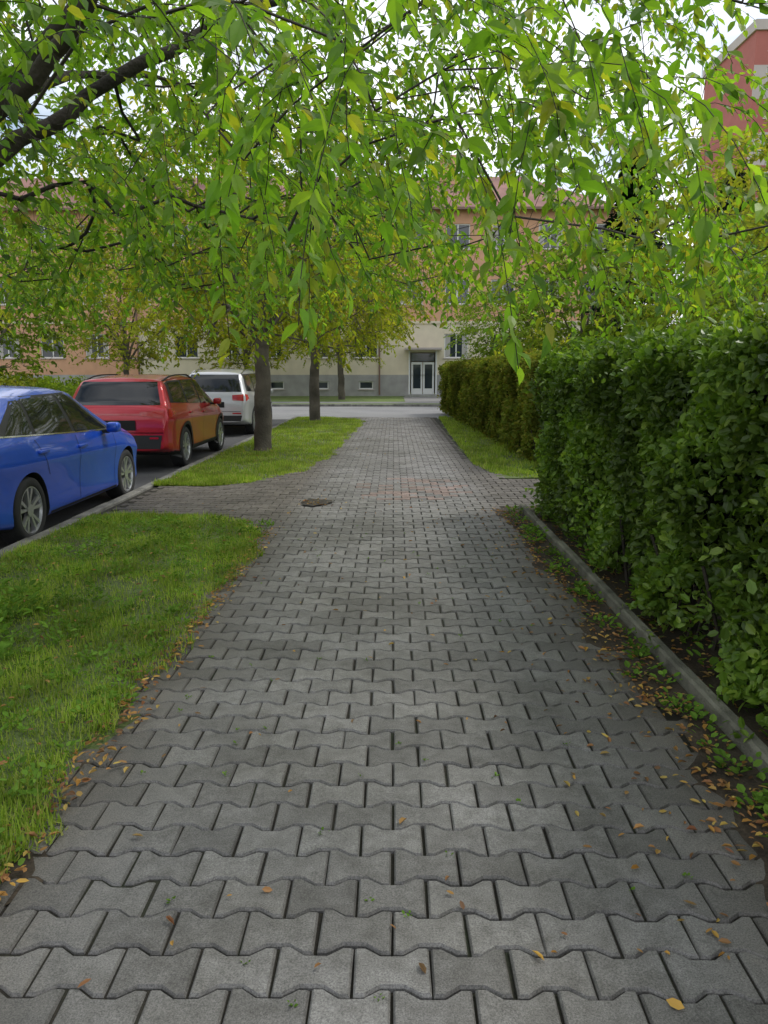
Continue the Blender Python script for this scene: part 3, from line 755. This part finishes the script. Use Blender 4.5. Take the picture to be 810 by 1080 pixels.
def car(name,loc,pm,spec):
    S=spec; root=empty(name,loc,math.pi/2)
    L2=S['L']/2
    f=lambda k,x: np.interp(x,[a for a,b in S[k]],[b for a,b in S[k]])
    xs=np.unique(np.concatenate([np.linspace(-L2,L2,90),np.linspace(-L2,-L2+.5,26),np.linspace(L2-.5,L2,26)]))
    def sm(k):
        xx=np.linspace(-L2-.2,L2+.2,500); v=f(k,xx); ker=np.hanning(S.get('sm',13)); ker/=ker.sum(); vp=np.pad(v,len(ker)//2,mode='edge'); v=np.convolve(vp,ker,'valid')[:500]
        return lambda x: np.interp(x,xx,v)
    zt=sm('top'); wf=sm('w'); zbf=sm('bot'); zs=sm('belt')
    rings=[]
    for x in xs:
        t=float(zt(x)); b=float(zbf(x)); wv=float(wf(x)); s=min(float(zs(x)),t-.05); g=min(1,max(0,(t-s)/.48)); wr=wv*(.86-(.86-S['rail'])*g); zr=t-.035-.035*g
        hgt=s-b
        keys=[(0,b),(.78*wv,b),(.93*wv,b+.03),(.97*wv,b+.1*hgt),(.965*wv,b+.3*hgt),(.975*wv,b+.55*hgt),(1.0*wv,b+.74*hgt),(1.0*wv,b+.78*hgt),(.975*wv,b+.9*hgt),(.95*wv,s),
              (.95*wv*.55+wr*.45+.012*g,s*.55+zr*.45),(wr,zr),(wr*.86,t-.012*g-.01),(wr*.5,t),(0,t+.008)]
        P=np.array(keys)
        Qp=[P[0]]
        for a,bb in zip(P[:-1],P[1:]): Qp+= [a*.75+bb*.25,a*.25+bb*.75]
        Qp.append(P[-1]); rings.append(np.array(Qp))
    K=len(rings[0]); V=[];F=[]
    for x,rg in zip(xs,rings):
        full=np.concatenate([rg,rg[-2:0:-1]*[-1,1]])
        for y,z in full: V.append((x,y,z))
    KK=2*K-2; n=len(xs)
    for i in range(n-1):
        for j in range(KK):
            jj=(j+1)%KK; F.append((i*KK+j,(i+1)*KK+j,(i+1)*KK+jj,i*KK+jj))
    F.append(tuple(range(KK))); F.append(tuple((n-1)*KK+j for j in reversed(range(KK))))
    bvh=BVHTree.FromPolygons([Vector(v) for v in V],F)
    RW=S['rw']; ax=[S['fa'],S['ra']]; W=max(b for a,b in S['w']); ra=RW+.04
    body=pymesh('body',V,F,pm,smooth=True,parent=root); recalc(body.data)
    for i,a in enumerate(ax):
        for sd in(-1,1):
            seg=48; cv=[];cf=[]
            for yy in (sd*(W-.27),sd*(W+.2)):
                for k in range(seg): an=2*math.pi*k/seg; cv.append((a+ra*math.cos(an),yy,RW+ra*math.sin(an)))
            for k in range(seg): kk=(k+1)%seg; cf.append((k,kk,seg+kk,seg+k))
            cf.append(tuple(range(seg))); cf.append(tuple(range(seg,2*seg)))
            me=bpy.data.meshes.new('c'); me.from_pydata(cv,[],cf); me.update(); recalc(me); me.materials.append(M_blk); cu=bpy.data.objects.new('c',me); COL.objects.link(cu)
            cu.parent=root
            md=body.modifiers.new('b','BOOLEAN'); md.operation='DIFFERENCE'; md.object=cu; md.solver='EXACT'; md.material_mode='TRANSFER'
            bpy.context.view_layer.update()
            dg=bpy.context.evaluated_depsgraph_get(); ev=bpy.data.meshes.new_from_object(body.evaluated_get(dg))
            body.modifiers.clear(); body.data=ev; bpy.data.objects.remove(cu)
    me=body.data
    bi=[i for i,m in enumerate(me.materials) if m==M_blk]
    if not bi: me.materials.append(M_blk); bi=[len(me.materials)-1]
    bi=bi[0]
    for p in me.polygons:
        c=p.center; p.use_smooth= me.materials[p.material_index]!=M_blk
        if p.normal.z<-.8 and c.z<.3: p.material_index=bi
        if S.get('clad') and c.z<S['clad']: p.material_index=bi
    me.set_sharp_from_angle(angle=math.radians(40))
    me.update()
    def patch(nm,c4,mode,m,eps=.004,nu=14,nv=8,both=True):
        for sd in ((-1,1) if both else (1,)):
            V=[];F=[]
            a,b,c,d=[np.array(q,float) for q in c4]
            for i in range(nu+1):
                for j in range(nv+1):
                    u=i/nu;v=j/nv; q=(a*(1-u)+b*u)*(1-v)+(d*(1-u)+c*u)*v
                    for tries in range(8):
                        if mode=='side': o=Vector((q[0],sd*2,q[1])); dr=Vector((0,-sd,0))
                        elif mode=='rear': o=Vector((-4,q[0]*sd,q[1])); dr=Vector((1,0,0))
                        else: o=Vector((4,q[0]*sd,q[1])); dr=Vector((-1,0,0))
                        h=bvh.ray_cast(o,dr)
                        if h[0] is not None and (mode=='side' or abs(h[0].x)>.3): break
                        q=q*np.array([.98,1.0])
                    if h[0] is None: return
                    V.append(h[0]-dr*eps*1.3)
            for i in range(nu):
                for j in range(nv):
                    k=i*(nv+1)+j; F.append((k,k+nv+1,k+nv+2,k+1))
            pymesh(nm,V,F,m,smooth=True,parent=root)
    def line(nm,p,q,mode,wd=.007,m=M_seam):
        p=np.array(p,float);q=np.array(q,float);d=q-p;d/=np.linalg.norm(d);nn=np.array([-d[1],d[0]])*wd/2
        patch(nm,[p-nn,q-nn,q+nn,p+nn],mode,m,.003,18,1)
    for a in S['patches']:
        patch(*a)
    for a in S['lines']: line(*a)
    for a in ax:
        if S.get('arch'):
            for sd in(-1,1):
                V=[];F=[]; sg=30
                for k in range(sg+1):
                    an=math.radians(-20+220*k/sg)
                    for rr in (RW+.039,RW+.095):
                        o=Vector((a+rr*math.cos(an),sd*2,RW+rr*math.sin(an))); h=bvh.ray_cast(o,Vector((0,-sd,0)))
                        p=h[0] if h[0] else Vector((o.x,sd*W*.97,o.z)); V.append(p+Vector((0,sd*.008,0)))
                for k in range(sg): F.append((2*k,2*k+1,2*k+3,2*k+2))
                pymesh('arch_trim',V,F,M_blk,smooth=True,parent=root)
    for a in ax:
        for sd in(-1,1):
            yo=sd*(W-.045)
            prof=[(RW*.70,-.0),(RW*.72,.010),(RW*.9,.013),(RW*.975,-.005),(RW,-.04),(RW,-.17),(RW*.96,-.2),(RW*.7,-.205)]
            seg=40;V=[];F=[]
            for k in range(seg):
                an=2*math.pi*k/seg
                for r_,y_ in prof: V.append((a+r_*math.cos(an),yo+sd*y_,RW+r_*math.sin(an)))
            npf=len(prof)
            for k in range(seg):
                kk=(k+1)%seg
                for j in range(npf-1): F.append((k*npf+j,k*npf+j+1,kk*npf+j+1,kk*npf+j))
            pymesh('tyre',V,F,M_tyre,smooth=True,parent=root)
            V=[];F=[]
            prof=[(RW*.72,.004),(RW*.67,.006),(RW*.65,-.02),(RW*.63,-.1)]
            for k in range(seg):
                an=2*math.pi*k/seg
                for r_,y_ in prof: V.append((a+r_*math.cos(an),yo+sd*y_,RW+r_*math.sin(an)))
            for k in range(seg):
                kk=(k+1)%seg
                for j in range(3): F.append((k*4+j,k*4+j+1,kk*4+j+1,kk*4+j))
            NS=S.get('spokes',5)
            def pt(r_,an,y_): return (a+r_*math.cos(an),yo+sd*y_,RW+r_*math.sin(an))
            for k in range(NS):
                for off in ((-.17,.17) if NS<8 else (0,)):
                    a0=2*math.pi*k/NS+.3; b=len(V); w0=.15;w1=.085
                    for r_,an,ww,y_ in ((RW*.12,a0+off*.6,w0*2.2,-.015),(RW*.66,a0+off*1.3,w1,.0)):
                        for s2 in(-1,1):
                            V.append(pt(r_,an+s2*ww,y_)); V.append(pt(r_,an+s2*ww,y_-.03))
                    F+= [(b,b+2,b+6,b+4),(b+1,b,b+4,b+5),(b+2,b+3,b+7,b+6)]
            b=len(V)
            for k in range(16): an=2*math.pi*k/16; V.append(pt(RW*.19,an,-.006))
            F.append(tuple(range(b,b+16)))
            pymesh('rim',V,F,M_rim,parent=root)
            V=[];
            for k in range(24): an=2*math.pi*k/24; V.append(pt(RW*.66,an,-.07))
            pymesh('wheel_inner',V,[tuple(range(24))],M_rimd,parent=root)
    for sd in(-1,1):
        mx_,mz=S['mirror']; o=box('mirror',mx_-.07,mx_+.08,sd*(W+.0)-.0 if sd>0 else -(W+.15),(W+.15) if sd>0 else -(W-.0),mz,mz+.12,pm,root,.04)
        box('mirror_arm',mx_-.02,mx_+.03,*sorted((sd*(W-.1),sd*(W+.02))),mz-.01,mz+.03,M_blk,root)
    for hx,hz in S['handles']:
        for sd in(-1,1):
            h=bvh.ray_cast(Vector((hx,sd*2,hz)),Vector((0,-sd,0))); y=h[0].y
            box('door_handle',hx-.1,hx+.1,*sorted((y-sd*.01,y+sd*.03)),hz-.015,hz+.017,pm,root,.01)
    if S.get('rails'):
        for sd in(-1,1):
            x0,x1=S['rails']; V=[];F=[];sg=24
            for k in range(sg+1):
                x=x0+(x1-x0)*k/sg; h=bvh.ray_cast(Vector((x,sd*W*S['rail']*.93,3)),Vector((0,0,-1))); z=h[0].z+.045*min(1,5*min(k,sg-k)/sg)
                for dy,dz in((-.012,-.01),(.012,-.01),(.012,.012),(-.012,.012)): V.append((x,sd*W*S['rail']*.93+dy,z+dz))
            for k in range(sg):
                for j in range(4): F.append((4*k+j,4*k+(j+1)%4,4*k+4+(j+1)%4,4*k+4+j))
            pymesh('roof_rail',V,F,S.get('railm',M_blk),parent=root)
    return root

lift=dict(L=4.67,rw=.325,fa=1.43,ra=-1.26,rail=.72,sm=11,
 top=[(-2.34,.62),(-2.32,.9),(-2.26,1.04),(-2.0,1.09),(-1.75,1.15),(-1.0,1.40),(-.4,1.47),(0.0,1.475),(.35,1.44),(1.22,1.03),(1.7,.96),(2.05,.87),(2.25,.73),(2.32,.58),(2.34,.5)],
 w=[(-2.34,.62),(-2.25,.8),(-1.9,.885),(-1.2,.905),(1.4,.9),(1.9,.86),(2.2,.74),(2.34,.5)],
 bot=[(-2.34,.36),(-2.1,.25),(-1.6,.17),(1.7,.17),(2.15,.2),(2.34,.3)],
 belt=[(-2.34,.98),(-1.5,.97),(0,.93),(1.2,.9),(2.3,.7)],
 mirror=(.72,.92),handles=[(-.02,.83),(-.98,.86)],spokes=5,
 patches=[('window_trim',[(-1.66,1.06),(1.0,.945),(.2,1.405),(-.95,1.39)],'side',M_blk,.003,30,8),
  ('chrome_trim',[(-1.7,1.045),(1.02,.93),(1.0,.945),(-1.68,1.06)],'side',M_chrome,.004,30,1),
  ('front_side_window',[(-.06,.985),(.86,.965),(.18,1.375),(-.1,1.385)],'side',M_cglass,.006),
  ('rear_side_window',[(-.98,1.03),(-.14,.995),(-.18,1.385),(-.86,1.365)],'side',M_cglass,.006),
  ('quarter_window',[(-1.52,1.06),(-1.05,1.04),(-.92,1.36),(-1.0,1.35)],'side',M_cglass,.006),
  ('windscreen',[(-.70,1.06),(.70,1.06),(.53,1.39),(-.53,1.39)],'front',M_cglass,.004,20,10,False),
  ('rear_window',[(-.62,1.14),(.62,1.14),(.5,1.37),(-.5,1.37)],'rear',M_cglass,.004,20,10,False),
  ('tail_light',[(.5,.8),(.79,.8),(.78,.95),(.5,.93)],'rear',M_red_l,.005),
  ('head_light',[(.4,.62),(.68,.66),(.66,.78),(.4,.74)],'front',M_clear,.005),
  ('grille',[(-.36,.56),(.36,.56),(.38,.74),(-.38,.74)],'front',M_blk,.005,10,6,False),
  ('number_plate',[(-.26,.6),(.26,.6),(.26,.71),(-.26,.71)],'rear',M_plate,.008,4,2,False),
  ('side_sill',[(-.86,.2),(1.02,.2),(1.02,.25),(-.86,.25)],'side',M_blk,.003,20,2)],
 lines=[('door_gap_a',(.95,.27),(1.0,.92),'side'),('door_gap_b',(-.12,.27),(-.1,.95),'side'),('door_gap_c',(-.86,.62),(-1.06,.98),'side'),('bonnet_gap',(1.3,.9),(2.0,.8),'side',.007)])
wag=dict(L=4.65,rw=.35,fa=1.40,ra=-1.30,rail=.76,sm=9,arch=True,clad=.34,
 top=[(-2.34,.64),(-2.325,.97),(-2.28,1.08),(-2.18,1.16),(-2.0,1.44),(-1.9,1.52),(-1.0,1.575),(-.3,1.58),(.3,1.54),(1.2,1.13),(1.7,1.03),(2.05,.93),(2.25,.76),(2.34,.57)],
 w=[(-2.34,.78),(-2.28,.86),(-2.1,.895),(-1.2,.91),(1.4,.9),(1.9,.84),(2.2,.7),(2.34,.45)],
 bot=[(-2.34,.38),(-2.1,.3),(-1.6,.23),(1.7,.23),(2.15,.25),(2.34,.33)],
 belt=[(-2.34,1.05),(-1.5,1.04),(0,1.0),(1.2,.96),(2.3,.75)],
 mirror=(.7,1.0),handles=[(-.02,.9),(-.98,.93)],spokes=5,rails=(-1.8,.1),
 patches=[('window_trim',[(-2.0,1.13),(.98,1.02),(.2,1.5),(-1.8,1.48)],'side',M_blk,.003,30,8),
  ('front_side_window',[(-.06,1.05),(.84,1.04),(.18,1.475),(-.1,1.485)],'side',M_cglass,.006),
  ('rear_side_window',[(-1.02,1.085),(-.14,1.06),(-.18,1.485),(-.98,1.48)],'side',M_cglass,.006),
  ('quarter_window',[(-1.84,1.14),(-1.1,1.1),(-1.06,1.465),(-1.7,1.45)],'side',M_cglass,.006),
  ('windscreen',[(-.70,1.16),(.70,1.16),(.55,1.49),(-.55,1.49)],'front',M_cglass,.004,20,10,False),
  ('rear_window',[(-.72,1.10),(.72,1.10),(.61,1.47),(-.61,1.47)],'rear',M_cglass,.004,20,12,False),
  ('tail_light',[(.42,.93),(.80,.9),(.79,1.03),(.42,.99)],'rear',M_red_l,.008),
  ('tail_light_side',[(-2.26,.9),(-1.94,.95),(-2.0,1.03),(-2.2,1.035)],'side',M_red_l,.006),
  ('tail_light_bar',[(-.42,.945),(.42,.945),(.42,.965),(-.42,.965)],'rear',M_red_l,.006,6,2,False),
  ('bumper_insert',[(-.72,.40),(.72,.40),(.76,.62),(-.76,.62)],'rear',M_blk,.005,14,4,False),
  ('reflector',[(.56,.56),(.7,.56),(.7,.59),(.56,.59)],'rear',M_red_l,.012,4,2),
  ('number_plate',[(-.34,.70),(.34,.70),(.34,.86),(-.34,.86)],'rear',M_plate,.012,4,2,False),
  ('head_light',[(.4,.66),(.68,.7),(.66,.82),(.4,.78)],'front',M_clear,.005),
  ('grille',[(-.36,.46),(.36,.46),(.38,.64),(-.38,.64)],'front',M_blk,.005,10,6,False)],
 lines=[('door_gap_a',(.93,.36),(1.0,.98),'side'),('door_gap_b',(-.12,.36),(-.1,1.03),'side'),('door_gap_c',(-.9,.65),(-1.12,1.05),'side'),('tailgate_gap',(-.78,.66),(.78,.66),'rear',.012)])
mpv=dict(L=4.6,rw=.355,fa=1.38,ra=-1.28,rail=.76,sm=11,arch=False,
 top=[(-2.31,.6),(-2.3,.95),(-2.24,1.1),(-2.0,1.5),(-1.86,1.62),(-1.0,1.69),(-.3,1.7),(.3,1.65),(1.25,1.16),(1.75,1.06),(2.05,.96),(2.25,.78),(2.31,.57)],
 w=[(-2.31,.76),(-2.25,.84),(-2.05,.885),(-1.2,.91),(1.4,.905),(1.9,.85),(2.2,.7),(2.31,.45)],
 bot=[(-2.31,.38),(-2.1,.3),(-1.6,.22),(1.7,.22),(2.15,.24),(2.31,.33)],
 belt=[(-2.3,1.06),(-1.5,1.06),(0,1.02),(1.2,.98),(2.3,.76)],
 mirror=(.8,1.02),handles=[(-.02,.93),(-1.0,.95)],spokes=10,rails=(-1.75,.1),railm=M_chrome,
 patches=[('window_trim',[(-2.0,1.14),(1.04,1.05),(.25,1.59),(-1.80,1.57)],'side',M_blk,.003,30,8),
  ('front_side_window',[(-.06,1.09),(.9,1.07),(.22,1.565),(-.1,1.575)],'side',M_cglass,.006),
  ('rear_side_window',[(-1.02,1.11),(-.14,1.09),(-.18,1.575),(-.98,1.57)],'side',M_cglass,.006),
  ('quarter_window',[(-1.86,1.15),(-1.1,1.12),(-1.06,1.555),(-1.70,1.54)],'side',M_cglass,.006),
  ('windscreen',[(-.70,1.2),(.70,1.2),(.56,1.6),(-.56,1.6)],'front',M_cglass,.004,20,10,False),
  ('rear_window',[(-.72,1.13),(.72,1.13),(.6,1.56),(-.6,1.56)],'rear',M_cglass,.004,20,12,False),
  ('tail_light',[(.5,.92),(.79,.9),(.78,1.07),(.5,1.05)],'rear',M_red_l,.006),
  ('tail_light_side',[(-2.24,.9),(-2.0,.96),(-2.04,1.06),(-2.2,1.07)],'side',M_red_l,.005),
  ('bumper_insert',[(-.7,.40),(.7,.40),(.74,.54),(-.74,.54)],'rear',M_blk,.005,14,4,False),
  ('reflector',[(.5,.58),(.72,.58),(.72,.61),(.5,.61)],'rear',M_red_l,.01,4,2),
  ('number_plate',[(-.3,.74),(.3,.74),(.3,.88),(-.3,.88)],'rear',M_plate,.012,4,2,False),
  ('grille',[(-.36,.56),(.36,.56),(.38,.74),(-.38,.74)],'front',M_blk,.005,10,6,False)],
 lines=[('door_gap_a',(.98,.3),(1.05,1.0),'side'),('door_gap_b',(-.12,.3),(-.1,1.06),'side'),('door_gap_c',(-.9,.62),(-1.12,1.08),'side'),('tailgate_gap',(-.78,.64),(.78,.64),'rear',.01)])
car('parked_liftback_car',(-3.52-.80,8.5,ZR),paint('paint_blue',(.010,.085,.6)),lift)
car('parked_crossover_car',(-3.60-.88,14.75,ZR),paint('paint_red',(.44,.010,.022)),wag)
car('parked_suv_car',(-3.66-.9,21.9,ZR),paint('paint_silver',(.5,.51,.53),.3),mpv)
print('verts', sum(len(o.data.vertices) for o in bpy.data.objects if o.type=='MESH'))
